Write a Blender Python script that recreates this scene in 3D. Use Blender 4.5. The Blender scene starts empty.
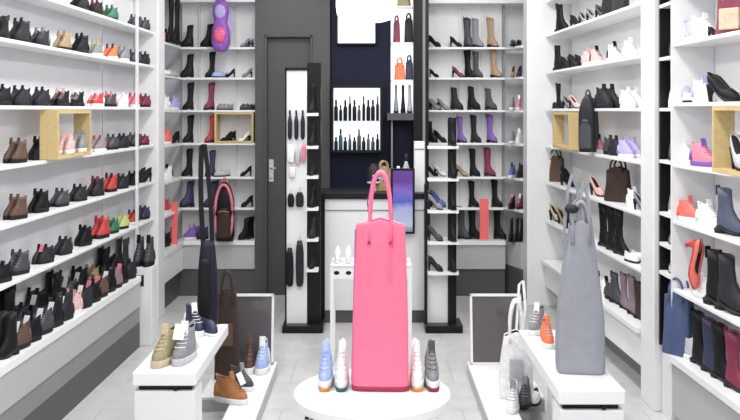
import bpy, math, random
from mathutils import Vector, Matrix
random.seed(7)
PI = math.pi
C = bpy.context.scene.collection
sc = bpy.context.scene

# ------------------------------------------------------------------ camera
H = 1.5
F, CX, HY = 900.0, 372.0, 110.0          # focal length in pixels, principal point
cam = bpy.data.cameras.new('camera'); cam_o = bpy.data.objects.new('camera', cam); C.objects.link(cam_o)
cam_o.location = (0, 0, H); cam_o.rotation_euler = (PI/2, 0, 0)
cam.sensor_width = 36; cam.lens = 36*F/740
cam.shift_x = (370-CX)/740; cam.shift_y = -(210-HY)/740
cam.clip_start = 0.05
sc.camera = cam_o
# ------------------------------------------------------------------ world, exposure
w = bpy.data.worlds.new('world'); sc.world = w; w.use_nodes = True
w.node_tree.nodes['Background'].inputs[0].default_value = (0.93, 0.96, 1.0, 1)
w.node_tree.nodes['Background'].inputs[1].default_value = 1.05
vs = sc.view_settings
vs.view_transform = 'Standard'; vs.look = 'None'; vs.gamma = 1; vs.use_curve_mapping = False
vs.exposure = 0.08
LAMP_W = 14.0
# lights of the ceiling panels (their housings are built with the ceiling)
LAMPS = [(x, y) for y in (0.9, 2.2, 3.5, 4.8, 6.0) for x in (-0.75, 0.75)]
for (x, y) in LAMPS:
    l = bpy.data.lights.new('ceiling_panel_light', 'AREA'); l.shape = 'RECTANGLE'; l.size = 0.3; l.size_y = 1.0
    l.energy = LAMP_W; l.color = (1.0, 0.985, 0.965)
    o = bpy.data.objects.new('ceiling_panel_light', l); C.objects.link(o); o.location = (x, y, 2.735)

# ------------------------------------------------------------------ materials
MATS = {}
def mat(name, col, rough=0.5, metal=0.0, emit=0.0, noise=0.06, scale=60, bump=0.0, coat=0.0):
    if name in MATS: return MATS[name]
    m = bpy.data.materials.new(name); m.use_nodes = True
    nt = m.node_tree; b = nt.nodes['Principled BSDF']
    b.inputs['Roughness'].default_value = rough; b.inputs['Metallic'].default_value = metal
    b.inputs['Base Color'].default_value = (*col, 1)
    if coat: b.inputs['Coat Weight'].default_value = coat
    if emit:
        b.inputs['Emission Color'].default_value = (*col, 1); b.inputs['Emission Strength'].default_value = emit
    if noise:
        tc = nt.nodes.new('ShaderNodeTexCoord'); n = nt.nodes.new('ShaderNodeTexNoise')
        n.inputs['Scale'].default_value = scale; n.inputs['Detail'].default_value = 3
        nt.links.new(tc.outputs['Object'], n.inputs['Vector'])
        r = nt.nodes.new('ShaderNodeValToRGB')
        r.color_ramp.elements[0].position = 0.3; r.color_ramp.elements[1].position = 0.7
        r.color_ramp.elements[0].color = (*[max(0, c*(1-noise)) for c in col], 1)
        r.color_ramp.elements[1].color = (*[min(1, c*(1+noise)) for c in col], 1)
        nt.links.new(n.outputs['Fac'], r.inputs['Fac']); nt.links.new(r.outputs['Color'], b.inputs['Base Color'])
        if bump:
            bp = nt.nodes.new('ShaderNodeBump'); bp.inputs['Strength'].default_value = bump; bp.inputs['Distance'].default_value = 0.004
            nt.links.new(n.outputs['Fac'], bp.inputs['Height']); nt.links.new(bp.outputs['Normal'], b.inputs['Normal'])
    if max(col) < .06: b.inputs['Specular IOR Level'].default_value = .22
    MATS[name] = m
    return m
COL = {
 'black': (.008,.008,.010), 'charcoal': (.022,.023,.028), 'dark grey': (.05,.052,.06), 'grey': (.24,.245,.27),
 'light grey': (.5,.5,.54), 'white': (.85,.85,.86), 'brown': (.10,.055,.038), 'dark brown': (.045,.03,.026), 'tan': (.38,.26,.15),
 'cognac': (.40,.17,.06), 'olive': (.32,.28,.15), 'red': (.50,.05,.05), 'coral': (.78,.16,.13), 'maroon': (.20,.02,.055),
 'pink': (.75,.22,.30), 'pale pink': (.72,.45,.44), 'green': (.03,.17,.09), 'lime': (.50,.55,.20), 'blue': (.10,.16,.48),
 'pale blue': (.36,.46,.78), 'navy': (.025,.028,.075), 'purple': (.20,.09,.38), 'lilac': (.45,.40,.72), 'orange': (.80,.20,.08),
 'beige': (.55,.45,.33), 'denim blue': (.065,.095,.20), 'mauve': (.22,.15,.18), 'gum': (.55,.25,.06), 'teal': (.02,.10,.12), 'slate blue': (.085,.095,.15), 'ink': (.012,.013,.026),
}
def cm(name): return mat('material_'+name.replace(' ', '_'), COL[name], 0.5, noise=0.15, scale=90, bump=0.05)
def soft(name): return mat('soft_'+name.replace(' ', '_'), COL[name], 0.45, noise=0.12, scale=45, bump=0.1)
M_white = mat('white_laminate', (.80,.805,.815), 0.35, noise=0.015, scale=8)
M_shelf = mat('white_shelf_board', (.84,.845,.85), 0.3, noise=0.01, scale=8)
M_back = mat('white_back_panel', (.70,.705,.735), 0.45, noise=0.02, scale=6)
M_back2 = mat('lit_white_back_panel', (.86,.86,.87), 0.45, noise=0.015, scale=6)  # lighter copy of the panel white, stronger light at right and back painted in
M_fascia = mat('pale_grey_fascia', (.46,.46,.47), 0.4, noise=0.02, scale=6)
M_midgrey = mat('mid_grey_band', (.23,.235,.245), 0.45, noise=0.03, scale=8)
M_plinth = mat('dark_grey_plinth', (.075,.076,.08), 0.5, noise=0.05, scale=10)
M_doorgrey = mat('dark_grey_paint', (.062,.062,.062), 0.45, noise=0.04, scale=12)
M_navy = mat('navy_paint', (.005,.007,.026), 0.5, noise=0.05, scale=10)
M_black = mat('black_lacquer', (.009,.009,.011), 0.3, noise=0.05, scale=20)
M_metal = mat('brushed_steel', (.6,.6,.6), 0.3, 1.0, noise=0.05, scale=80)
M_lit = mat('lit_panel', (1.0,1.0,1.0), 0.5, emit=1.6, noise=0)
M_backlit = mat('backlit_panel', (.92,.97,1.0), 0.5, emit=0.95, noise=0)
M_lamp = mat('lamp_diffuser', (1.0,.99,.97), 0.5, emit=2.0, noise=0)
M_lining = mat('dark_lining', (.02,.02,.023), 0.8, noise=0.1)
M_paper = mat('white_paper', (.86,.86,.86), 0.7, noise=0.01)
M_soleW = mat('white_rubber', (.78,.78,.78), 0.55, noise=0.02)
M_soleK = mat('black_rubber', (.014,.014,.016), 0.55, noise=0.1)
M_mirror = mat('mirror_dark_reflection', (.10,.09,.10), 0.08, 0.0, noise=0, coat=0.3)  # dark reflection of the shop front put into the base colour
def wood_mat():
    m = bpy.data.materials.new('pale_wood'); m.use_nodes = True; nt = m.node_tree; b = nt.nodes['Principled BSDF']
    b.inputs['Roughness'].default_value = 0.5
    tc = nt.nodes.new('ShaderNodeTexCoord'); mp = nt.nodes.new('ShaderNodeMapping'); mp.inputs['Scale'].default_value = (30, 4, 30)
    n = nt.nodes.new('ShaderNodeTexNoise'); n.inputs['Scale'].default_value = 2.0; n.inputs['Detail'].default_value = 5
    r = nt.nodes.new('ShaderNodeValToRGB'); r.color_ramp.elements[0].position = .3; r.color_ramp.elements[1].position = .7
    r.color_ramp.elements[0].color = (.56,.42,.19,1); r.color_ramp.elements[1].color = (.64,.50,.25,1)
    nt.links.new(tc.outputs['Object'], mp.inputs[0]); nt.links.new(mp.outputs[0], n.inputs['Vector'])
    nt.links.new(n.outputs['Fac'], r.inputs[0]); nt.links.new(r.outputs[0], b.inputs['Base Color'])
    return m
M_wood = wood_mat()
def floor_mat():
    m = bpy.data.materials.new('grey_floor_tiles'); m.use_nodes = True; nt = m.node_tree; b = nt.nodes['Principled BSDF']
    b.inputs['Roughness'].default_value = 0.3
    tc = nt.nodes.new('ShaderNodeTexCoord')
    br = nt.nodes.new('ShaderNodeTexBrick'); br.inputs['Scale'].default_value = 1.0
    br.inputs['Brick Width'].default_value = 0.45; br.inputs['Row Height'].default_value = 0.45; br.inputs['Mortar Size'].default_value = 0.003
    br.inputs['Color1'].default_value = (.50,.50,.495,1); br.inputs['Color2'].default_value = (.55,.55,.545,1); br.inputs['Mortar'].default_value = (.40,.40,.40,1)
    n = nt.nodes.new('ShaderNodeTexNoise'); n.inputs['Scale'].default_value = 9; n.inputs['Detail'].default_value = 4
    mx = nt.nodes.new('ShaderNodeMixRGB'); mx.blend_type = 'OVERLAY'; mx.inputs[0].default_value = 0.22
    nt.links.new(tc.outputs['Object'], br.inputs['Vector']); nt.links.new(tc.outputs['Object'], n.inputs['Vector'])
    nt.links.new(br.outputs['Color'], mx.inputs[1]); nt.links.new(n.outputs['Fac'], mx.inputs[2])
    nt.links.new(mx.outputs[0], b.inputs['Base Color'])
    return m
M_floor = floor_mat()
def screen_mat():
    m = bpy.data.materials.new('screen_picture_reflection'); m.use_nodes = True; nt = m.node_tree; b = nt.nodes['Principled BSDF']
    b.inputs['Base Color'].default_value = (.01,.01,.02,1); b.inputs['Roughness'].default_value = .2
    tc = nt.nodes.new('ShaderNodeTexCoord'); s = nt.nodes.new('ShaderNodeSeparateXYZ')
    n = nt.nodes.new('ShaderNodeTexNoise'); n.inputs['Scale'].default_value = 9; n.inputs['Detail'].default_value = 2
    ad = nt.nodes.new('ShaderNodeMath'); ad.operation = 'MULTIPLY_ADD'; ad.inputs[1].default_value = .35
    r = nt.nodes.new('ShaderNodeValToRGB')
    e = r.color_ramp.elements; e[0].position = .12; e[0].color = (.02,.03,.06,1); e[1].position = 1; e[1].color = (.12,.03,.30,1)
    for p, c in ((.30,(.45,.55,.65,1)), (.55,(.40,.38,.70,1)), (.68,(.04,.12,.50,1)), (.85,(.22,.12,.55,1))):  # lower grey-white stop paints the reflections at the screen bottom
        k = e.new(p); k.color = c
    nt.links.new(tc.outputs['Generated'], s.inputs[0]); nt.links.new(tc.outputs['Object'], n.inputs['Vector'])
    nt.links.new(n.outputs['Fac'], ad.inputs[0]); nt.links.new(s.outputs['Z'], ad.inputs[2])
    nt.links.new(ad.outputs[0], r.inputs[0]); nt.links.new(r.outputs[0], b.inputs['Emission Color'])
    b.inputs['Emission Strength'].default_value = 0.9
    return m
M_screen = screen_mat()

# ------------------------------------------------------------------ mesh helpers
class MB:
    def __init__(s): s.v = []; s.f = []
    def add(s, vs, fs):
        o = len(s.v); s.v += [tuple(v) for v in vs]; s.f += [tuple(i+o for i in f) for f in fs]; return s
    def box(s, x0, x1, y0, y1, z0, z1):
        return s.add([(x0,y0,z0),(x1,y0,z0),(x1,y1,z0),(x0,y1,z0),(x0,y0,z1),(x1,y0,z1),(x1,y1,z1),(x0,y1,z1)],
              [(3,2,1,0),(4,5,6,7),(0,1,5,4),(1,2,6,5),(2,3,7,6),(3,0,4,7)])
    def prism(s, pts, z0, z1):        # plan polygon, counter-clockwise
        n = len(pts)
        vs = [(x,y,z0) for x,y in pts]+[(x,y,z1) for x,y in pts]
        fs = [tuple(range(n-1,-1,-1)), tuple(range(n,2*n))]+[(i,(i+1)%n,n+(i+1)%n,n+i) for i in range(n)]
        return s.add(vs, fs)
    def loft(s, rings, cap0=True, cap1=True):
        n = len(rings[0]); vs = [p for r in rings for p in r]; fs = []
        for k in range(len(rings)-1):
            for i in range(n):
                j = (i+1) % n
                fs.append((k*n+i, k*n+j, (k+1)*n+j, (k+1)*n+i))
        if cap0: fs.append(tuple(range(n-1,-1,-1)))
        if cap1: fs.append(tuple(range((len(rings)-1)*n, len(rings)*n)))
        return s.add(vs, fs)
    def tube(s, pts, r, n=8):
        pts = [Vector(p) for p in pts]; rings = []
        for i, p in enumerate(pts):
            d = (pts[min(i+1,len(pts)-1)]-pts[max(i-1,0)]).normalized()
            a = d.cross(Vector((0,0,1)))
            if a.length < 1e-3: a = d.cross(Vector((1,0,0)))
            a.normalize(); b = a.cross(d).normalized()
            rr = r[i] if isinstance(r, (list,tuple)) else r
            rings.append([p+a*rr*math.cos(2*PI*k/n)+b*rr*math.sin(2*PI*k/n) for k in range(n)])
        rings = [list(reversed(q)) for q in rings]
        return s.loft(rings)
    def strap(s, pts, wv, th):        # flat strap: width direction wv, thickness th
        pts = [Vector(p) for p in pts]; wv = Vector(wv); rings = []
        for i, p in enumerate(pts):
            d = (pts[min(i+1,len(pts)-1)]-pts[max(i-1,0)]).normalized()
            nrm = d.cross(wv.normalized()).normalized()*th*.5; h = wv*.5
            rings.append([p-h-nrm, p+h-nrm, p+h+nrm, p-h+nrm])
        return s.loft(rings)
    def lathe(s, prof, n=20, cx=0, cy=0):
        rings = [[(cx+r*math.cos(2*PI*k/n), cy+r*math.sin(2*PI*k/n), z) for k in range(n)] for r, z in prof]
        return s.loft(rings)
    def mesh(s, name, smooth=False):
        me = bpy.data.meshes.new(name); me.from_pydata([tuple(v) for v in s.v], [], s.f)
        me.update()
        if smooth:
            for p in me.polygons: p.use_smooth = True
        return me
    def build(s, name, m, parent=None, smooth=False, bevel=0, loc=None):
        me = s.mesh(name, smooth); o = bpy.data.objects.new(name, me); C.objects.link(o); me.materials.append(m)
        if parent: o.parent = parent
        if loc: o.location = loc
        if bevel:
            b = o.modifiers.new('bevel', 'BEVEL'); b.width = bevel; b.segments = 2; b.limit_method = 'ANGLE'
        return o
def autosmooth(o, ang=35):
    for p in o.data.polygons: p.use_smooth = True
    md = o.modifiers.new('edges', 'EDGE_SPLIT'); md.split_angle = math.radians(ang)
    return o
def inst(me, name, m, parent):
    o = bpy.data.objects.new(name, me); C.objects.link(o); o.parent = parent
    if not me.materials: me.materials.append(m)
    o.material_slots[0].link = 'OBJECT'; o.material_slots[0].material = m
    return o
def tag(o, label=None, cat=None, group=None, kind=None):
    if label: o['label'] = label
    if cat: o['category'] = cat
    if group: o['group'] = group
    if kind: o['kind'] = kind
    return o
def empty(name, loc=(0,0,0), rz=0, label=None, cat=None, group=None):
    o = bpy.data.objects.new(name, None); C.objects.link(o); o.location = loc; o.rotation_euler = (0,0,rz); o.empty_display_size = .05
    return tag(o, label, cat, group)
def struct(name, mb, m, **k): return tag(mb.build(name, m, **k), kind='structure')
def rrect(hx, hy, z, r=0.3, n=24, cx=0, cy=0, p=0.5):     # superellipse ring
    out = []
    for k in range(n):
        a = 2*PI*k/n; c, s_ = math.cos(a), math.sin(a)
        out.append((cx+hx*math.copysign(abs(c)**p, c), cy+hy*math.copysign(abs(s_)**p, s_), z))
    return out
ORD = ['zeroth','first','second','third','fourth','fifth','sixth','seventh','eighth','ninth','tenth','eleventh','twelfth','thirteenth','fourteenth',
       'fifteenth','sixteenth','seventeenth','eighteenth','nineteenth','twentieth']

# walls of the shop, in plan
def XL(y): return -1.603 + 0.0226*(y-3.88)
def XR(y): return 1.457 - 0.041*(y-3.55)
def y_left(px):
    y = 4.0
    for _ in range(20): y = F*XL(y)/(px-CX)
    return y
def y_right(px):
    y = 4.0
    for _ in range(20): y = F*XR(y)/(px-CX)
    return y
YB = 7.26                       # front edge of the shelves on the back wall
SB = F/YB
def xb(px): return (px-CX)/SB

# ================================================================== SETTING
struct('floor', MB().box(-2.6, 2.6, -0.5, 8.2, -0.05, 0), M_floor)
struct('ceiling', MB().box(-2.6, 2.6, -0.5, 8.2, 2.8, 2.85), M_white)
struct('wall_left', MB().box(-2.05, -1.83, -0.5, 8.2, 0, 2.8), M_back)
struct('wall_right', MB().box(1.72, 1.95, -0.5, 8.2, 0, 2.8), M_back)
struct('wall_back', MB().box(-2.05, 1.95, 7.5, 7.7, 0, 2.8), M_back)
struct('wall_grey', MB().box(xb(255.5), xb(265), YB-.03, 7.5, 0, 2.8).box(xb(265), xb(313), YB-.03, 7.5, 1.5+75/SB, 2.8).box(xb(313), xb(330), YB-.03, 7.5, 0, 2.8), M_doorgrey)
struct('wall_navy', MB().box(xb(330), xb(425), 7.28, 7.5, 0, 2.8), M_navy)
# bulkheads over the two shelved niches
struct('trim_1', MB().box(-1.62, xb(255.5), YB-.02, 7.5, 2.37, 2.8), M_white)
struct('trim_2', MB().box(xb(427), 1.30, YB-.02, 7.5, 2.36, 2.8), M_white)
# door in the dark grey wall
d = MB(); dx0, dx1, dz = xb(265), xb(313), 1.5+75/SB
d.box(dx0+.02, dx1-.02, YB+.03, YB+.07, 0, dz-.02)
door = struct('door_1', d, M_doorgrey)
fr = MB().box(dx0, dx0+.02, YB-.04, YB+.07, 0, dz).box(dx1-.02, dx1, YB-.04, YB+.07, 0, dz).box(dx0, dx1, YB-.04, YB+.07, dz-.02, dz)
fr.build('door_frame', M_doorgrey, door, bevel=.004)
hx = xb(271)
MB().box(hx-.018, hx+.018, YB+.02, YB+.032, .92, 1.10).build('handle_plate', M_metal, door)
MB().tube([(hx,YB+.03,1.03),(hx,YB-.01,1.03),(hx+.045,YB-.012,1.03)], .008).build('door_handle', M_metal, door, smooth=True)
MB().tube([(hx,YB+.03,.95),(hx,YB+.01,.95)], .010).build('key_lock', M_metal, door, smooth=True)
# ceiling light housings
for i, (x, y) in enumerate(LAMPS):
    t = empty('ceiling_light', (x, y, 2.8), 0, 'flat white ceiling light panel, %s row from the entrance, %s side' % (ORD[i//2+1], 'left' if x < 0 else 'right'), 'ceiling light', 'ceiling light panels')
    MB().box(-.17,.17,-.52,.52,-.045,0).build('housing', M_white, t)
    MB().box(-.15,.15,-.5,.5,-.05,-.046).build('diffuser', M_lamp, t)

# ================================================================== SHELVING UNITS
def wall_unit(name, label, side, y0, y1, zs, shelf_z_t=.018, depth=.2, zdeck=.45, deck_x=None, bands=None, top=2.75, uprights=(), back=M_back, step=0):
    """shelving along a side wall; front edge follows XL / XR"""
    X = XL if side < 0 else XR
    t = empty(name, (X((y0+y1)/2), (y0+y1)/2, 0), 0, label, 'shelving unit')
    ox, oy = t.location.x, t.location.y
    def quad(a0, a1, b0, b1):         # ccw plan quad between offsets a (front) and b(back) outwards of the front line
        P = [(X(y0)+side*a0, y0), (X(y1)+side*a0, y1), (X(y1)+side*b0, y1), (X(y0)+side*b0, y0)]
        if side > 0: P = P[::-1]
        return [(x-ox, y-oy) for x, y in P]
    MB().prism(quad(depth,0,depth+.025,0), 0, top).build('back_panel', back, t)
    for z in zs:
        q = MB().prism(quad(0,0,depth,0), z-shelf_z_t, z); q.build('shelf', M_shelf, t, bevel=.003)
    for (pz0, pz1, off, m, nm) in bands:
        MB().prism(quad(-off,0,depth,0), pz0, pz1).build(nm, m, t)
    for yu in uprights:
        MB().box(X(yu)-ox-.008, X(yu)-ox+.008, yu-oy-.011, yu-oy+.011, 0, top).build('upright', M_white, t)
    return t
LZ = [2.36, 2.055, 1.815, 1.52, 1.255, .995, .735]
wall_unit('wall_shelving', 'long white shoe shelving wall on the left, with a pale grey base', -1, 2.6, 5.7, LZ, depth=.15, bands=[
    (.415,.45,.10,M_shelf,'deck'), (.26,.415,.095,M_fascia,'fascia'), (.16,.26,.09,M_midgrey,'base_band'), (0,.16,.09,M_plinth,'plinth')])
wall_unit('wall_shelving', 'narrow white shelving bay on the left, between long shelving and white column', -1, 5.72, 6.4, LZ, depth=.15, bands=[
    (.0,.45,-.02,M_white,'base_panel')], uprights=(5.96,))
wall_unit('wall_shelving', 'short white shelving behind the left column, running to the back corner', -1, 6.62, 7.24, [2.008,1.762,1.5,1.234,.96,.71], back=M_back2, bands=[
    (.415,.45,.02,M_shelf,'deck'), (.22,.415,.01,M_white,'fascia'), (0,.22,-.03,M_plinth,'plinth')])
RZ1 = [2.33, 2.07, 1.79, 1.51, 1.23, .955, .66]
wall_unit('wall_shelving', 'white shoe shelving on the right wall behind the grey tote bag', 1, 4.70, 6.86, RZ1, back=M_back2, bands=[
    (.335,.36,.03,M_shelf,'deck'), (.16,.335,.0,M_white,'fascia'), (0,.16,-.12,M_midgrey,'plinth')])
RZ2 = [2.10, 1.817, 1.534, 1.246, .978, .655]
wall_unit('wall_shelving', 'white shoe shelving nearest on the right, with a wooden display box', 1, 2.6, 4.27, RZ2, back=M_back2, bands=[
    (.31,.34,.02,M_shelf,'deck'), (.06,.31,.0,M_fascia,'fascia'), (0,.06,-.1,M_midgrey,'plinth')])
# narrow black bay and the white column between the two right units
t = wall_unit('wall_shelving', 'narrow black-backed shelving strip with white shelf ends on the right wall', 1, 4.29, 4.47, [], bands=[
    (.0,.33,-.02,M_white,'base_panel')], back=M_black)
for z in (2.017, 1.758, 1.51, 1.256, 1.0, .85, .71):
    MB().box(-.005, .15, -.088, .064, z-.016, z).build('shelf', M_shelf, t)
MB().box(.0,.19,.066,.086,.34,2.7).build('black_panel', M_black, t)
MB().box(.0,.24,-.105,-.092,0,2.7).build('end_panel', M_white, t)
yc = 4.585
struct('trim_3', MB().box(XR(yc)-.015, 1.72, 4.475, 4.69, 0, 2.8), M_white, bevel=.006)
# white columns at the ends of the back niches
struct('trim_4', MB().box(-1.85, -1.522, 6.41, 6.61, 0, 2.8), M_white, bevel=.006)
struct('trim_5', MB().box(1.185, 1.72, 6.88, 7.06, 0, 2.8), M_white, bevel=.006)
# white end box below the left bay
t = empty('end_box', (-1.47, 5.80, 0), 0, 'low white end box on the floor against the left column, dark label on front', 'box')
MB().box(-.07,.07,-.08,.08,0,.50).build('body', M_white, t, bevel=.005)
MB().box(-.025,.02,-.084,-.08,.38,.45).build('sticker', M_soleK, t)

BZ = [2.008, 1.762, 1.5, 1.234, .96, .71]
def back_unit(label, x0, x1, uprights):
    t = empty('wall_shelving', ((x0+x1)/2, YB, 0), 0, label, 'shelving unit')
    h = (x1-x0)/2
    MB().box(-h,h,.18,.2,0,2.37).build('back_panel', M_back2, t)
    for z in BZ: MB().box(-h,h,0,.18,z-.018,z).build('shelf', M_shelf, t, bevel=.003)
    MB().box(-h,h,-.03,.18,.415,.45).build('deck', M_shelf, t)
    MB().box(-h,h,-.015,.18,.22,.415).build('fascia', M_fascia, t)
    MB().box(-h,h,0,.18,0,.22).build('plinth', M_plinth, t)
    for u in uprights: MB().box(u-x0-h-.006,u-x0-h+.006,.15,.18,.45,2.37).build('upright', M_white, t)
    return t
back_unit('white shelving on the back wall left of the dark grey door', xb(177.5), xb(255), (xb(196), xb(233)))
back_unit('white boot shelving on the back wall right of the counter', xb(428), xb(505), (xb(462), xb(485)))
# side return of the right niche (slanting shelves)
t = empty('wall_shelving', (1.13, 7.16, 0), 0, 'slim white side shelving in the right back corner beside the column', 'shelving unit')
P = [(1.17,7.07),(1.30,7.07),(1.30,7.44),(1.075,7.44),(1.075,7.36)]; P = [(x-1.13,y-7.16) for x,y in P]
for z in BZ: MB().prism(P, z-.018, z).build('shelf', M_shelf, t)
MB().prism(P, .25, .45).build('fascia', M_fascia, t); MB().prism(P, 0, .25).build('plinth', M_plinth, t)
MB().box(.155,.17,-.09,.28,.45,2.36).build('back_panel', M_back2, t)
MB().box(-.062,-.045,.19,.21,.45,2.36).build('upright', M_midgrey, t)  # mid grey stands in for the shade on this upright

# ================================================================== SHOES
N = 20
L0, W0 = .13, .045           # unit shoe, toe towards +x, centred on the origin
def ring(x0, x1, w, z, lift=None, dip=0.0, pw=.85):
    out = []; mid, hl = (x0+x1)/2, (x1-x0)/2
    for k in range(N):
        a = 2*PI*k/N; c, s = math.cos(a), math.sin(a)
        xx = mid+hl*math.copysign(abs(c)**pw, c)
        yy = w*math.copysign(abs(s)**.9, s)*(1+.10*c*(hl*2))
        zz = z-dip*abs(s)**2*(1 if c < .6 else .5)
        if lift: zz += lift(xx)
        out.append(((xx-.5)*L0, yy*W0, zz))
    return out
def sm(t): t = max(0, min(1, t)); return t*t*(3-2*t)
def make_shoe(kind):
    parts = {}
    lift = None; st = .022
    if kind == 'sneaker':
        prof = [(.012,.02,.985,.46),(.022,.01,1.0,.49),(.036,.015,.985,.47),(.05,.03,.90,.43),(.062,.045,.78,.38),(.076,.05,.67,.32),(.092,.035,.57,.27),(.106,.015,.52,.25)]; dip = .012
    elif kind == 'hiker':
        prof = [(.012,.02,.985,.47),(.024,.01,1.0,.5),(.042,.015,.98,.48),(.058,.03,.88,.44),(.072,.04,.76,.38),(.09,.045,.66,.33),(.112,.04,.58,.30),(.132,.02,.55,.28)]; dip = .008; st = .026
    elif kind == 'ankle':
        lift = lambda x: .016*(1-sm((x-.25)/.45)); prof = [(.010,.03,.98,.42),(.02,.02,.99,.45),(.036,.02,.95,.43),(.05,.03,.84,.38),(.066,.05,.68,.32),(.09,.06,.55,.27),(.125,.05,.50,.27),(.16,.03,.49,.28)]; dip = 0; st = .010
    elif kind == 'boot':
        lift = lambda x: .016*(1-sm((x-.25)/.45)); prof = [(.010,.03,.98,.42),(.02,.02,.99,.45),(.036,.02,.95,.43),(.05,.03,.84,.38),(.066,.05,.68,.32),(.09,.06,.55,.27),(.14,.03,.52,.29),(.19,-.01,.55,.33),(.235,-.02,.56,.35)]; dip = 0; st = .010
    elif kind == 'pump':
        lift = lambda x: .055*(1-sm((x-.12)/.62)); prof = [(.004,.05,.99,.36),(.014,.02,1.0,.41),(.026,.01,.96,.40),(.036,.01,.84,.36),(.044,.0,.76,.30)]; dip = .014; st = .007
    else:      # flat
        prof = [(.008,.02,.985,.42),(.016,.01,1.0,.46),(.03,.015,.97,.44),(.044,.02,.84,.38),(.054,.02,.72,.31)]; dip = .014; st = .010
    R = [ring(x0,x1,w,z,lift,dip if k == len(prof)-1 else 0) for k,(z,x0,x1,w) in enumerate(prof)]
    z,x0,x1,w_ = prof[-1]
    R.append(ring(x0+.03,x1-.03,w_*.86,z-.001,lift,dip)); R.append(ring(x0+.04,x1-.04,w_*.8,z-.02,lift,dip*.5))
    parts['upper'] = MB().loft(R, cap1=False).mesh('upper', True)
    parts['lining'] = MB().loft([ring(x0+.03,x1-.03,w_*.84,z-.022,lift,dip*.5), ring(x0+.03,x1-.03,w_*.84,z-.010,lift,dip*.7)]).mesh('lining', True)
    S = [ring(.01,1.0,.48,0,lift), ring(-.005,1.015,.53,.004,lift), ring(-.005,1.015,.53,st-.004,lift), ring(.005,1.005,.50,st,lift)]
    if kind in ('pump',): S = [ring(.04,1.0,.38,0,lift), ring(.03,1.01,.41,st*.5,lift), ring(.04,1.0,.40,st,lift)]
    parts['sole'] = MB().loft(S).mesh('sole', True)
    if kind == 'pump':
        hz = .055
        parts['heel'] = MB().loft([rrect(.006,.005,0,cx=(.09-.5)*L0,p=1), rrect(.007,.006,.02,cx=(.08-.5)*L0,p=1), rrect(.012,.012,hz-.004,cx=(.11-.5)*L0,p=.8), rrect(.016,.014,hz+.003,cx=(.13-.5)*L0,p=.8)]).mesh('heel', True)
    if kind in ('ankle', 'boot'):
        parts['heel'] = MB().loft([rrect(.017,.018,0,cx=(.15-.5)*L0), rrect(.019,.020,.019,cx=(.15-.5)*L0)]).mesh('heel', True)
        m = MB(); zt = prof[-1][0]+.016
        m.strap([((x0-.5)*L0-.002,0,zt-.03),((x0-.5)*L0-.003,0,zt+.008),((x0-.5)*L0+.004,0,zt+.008),((x0-.5)*L0+.006,0,zt-.02)], (0,.012,0), .002)
        parts['pull_tab'] = m.mesh('pull_tab')
    if kind in ('sneaker', 'hiker'):
        m = MB(); zs = [p[0] for p in prof]
        for k in range(5):
            zz = .05+k*(prof[-1][0]-.06)/5
            for q in range(len(prof)-1):
                if prof[q][0] <= zz <= prof[q+1][0]:
                    u = (zz-prof[q][0])/(prof[q+1][0]-prof[q][0]); xf = prof[q][2]+u*(prof[q+1][2]-prof[q][2]); ww = prof[q][3]+u*(prof[q+1][3]-prof[q][3])
            X = (xf-.5)*L0
            m.tube([(X-.016, -ww*.80*W0, zz+.001),(X+.0005, -ww*.36*W0, zz+.003),(X+.0035,0,zz+.0045),(X+.0005, ww*.36*W0, zz+.003),(X-.016, ww*.80*W0, zz+.001)], .0013, 6)
        parts['laces'] = m.mesh('laces', True)
        X = (prof[-1][2]-.5)*L0; zt = prof[-1][0]
        parts['tongue'] = MB().strap([(X+.006,0,zt-.025),(X+.001,0,zt),(X-.003,0,zt+.014)], (0,.02,0), .005).mesh('tongue')
        parts['heel_counter'] = MB().loft([ring(-.012,.26,.44,.024),ring(.0,.24,.40,.05),ring(.02,.20,.30,.07)]).mesh('heel_counter', True)
    return parts
SHOES = {k: make_shoe(k) for k in ('sneaker','hiker','ankle','boot','pump','flat')}
TAGMESH = MB().box(-.012,.012,-.001,.001,-.032,0).mesh('price_tag')
KN = {'sneaker': ('sneaker','lace-up sneaker','shoe'), 'hiker': ('walking_shoe','lace-up walking shoe','shoe'), 'ankle': ('ankle_boot','ankle boot','boot'),
      'boot': ('tall_boot','tall boot','boot'), 'pump': ('heeled_pump','heeled pump','shoe'), 'flat': ('flat_shoe','slip-on flat shoe','shoe')}
def shoe(kind, color, loc, ang, label, group=None, accent=None, sole=None, scale=(1,1,1), tagc=None, pitch=0):
    nm, _, cat = KN[kind]
    r = empty(nm, loc, ang, label, cat, group); r.scale = scale
    if pitch: r.rotation_euler = (0, pitch, ang)
    acc = cm(accent) if accent else None
    if sole is None: sole = 'white' if kind == 'sneaker' and (hash(label) % 1 == 0) and color in ('white','pink','coral','red','grey','lilac','pale blue','blue','purple','light grey','pale pink','olive','orange') else 'black'
    sm_ = {'white': M_soleW, 'black': M_soleK}.get(sole) or cm(sole)
    for pn, me in SHOES[kind].items():
        m = {'upper': cm(color), 'lining': M_lining, 'sole': sm_, 'heel': M_soleK if sole == 'black' else sm_}.get(pn)
        if pn == 'laces': m = acc or cm({'black':'charcoal','charcoal':'dark grey','dark grey':'grey','navy':'charcoal','brown':'dark brown','maroon':'charcoal','red':'charcoal','green':'charcoal'}.get(color,'light grey'))
        if pn in ('heel_counter','tongue','pull_tab'): m = acc or cm(color)
        inst(me, pn, m, r)
    if tagc:
        o = inst(TAGMESH, 'price_tag', M_paper if tagc == 'white' else cm(tagc), r); o.location = (.030, 0, .118); o.rotation_euler = (-.45, 0, PI/2); o.scale = (1.25,1,1.45)
        o['label'] = tagc+' price tag'
    return r
def spec(it):
    d_ = dict(kind=it[1], color=it[2]); d_.update(it[3] if len(it) > 3 else {}); return d_
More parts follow.
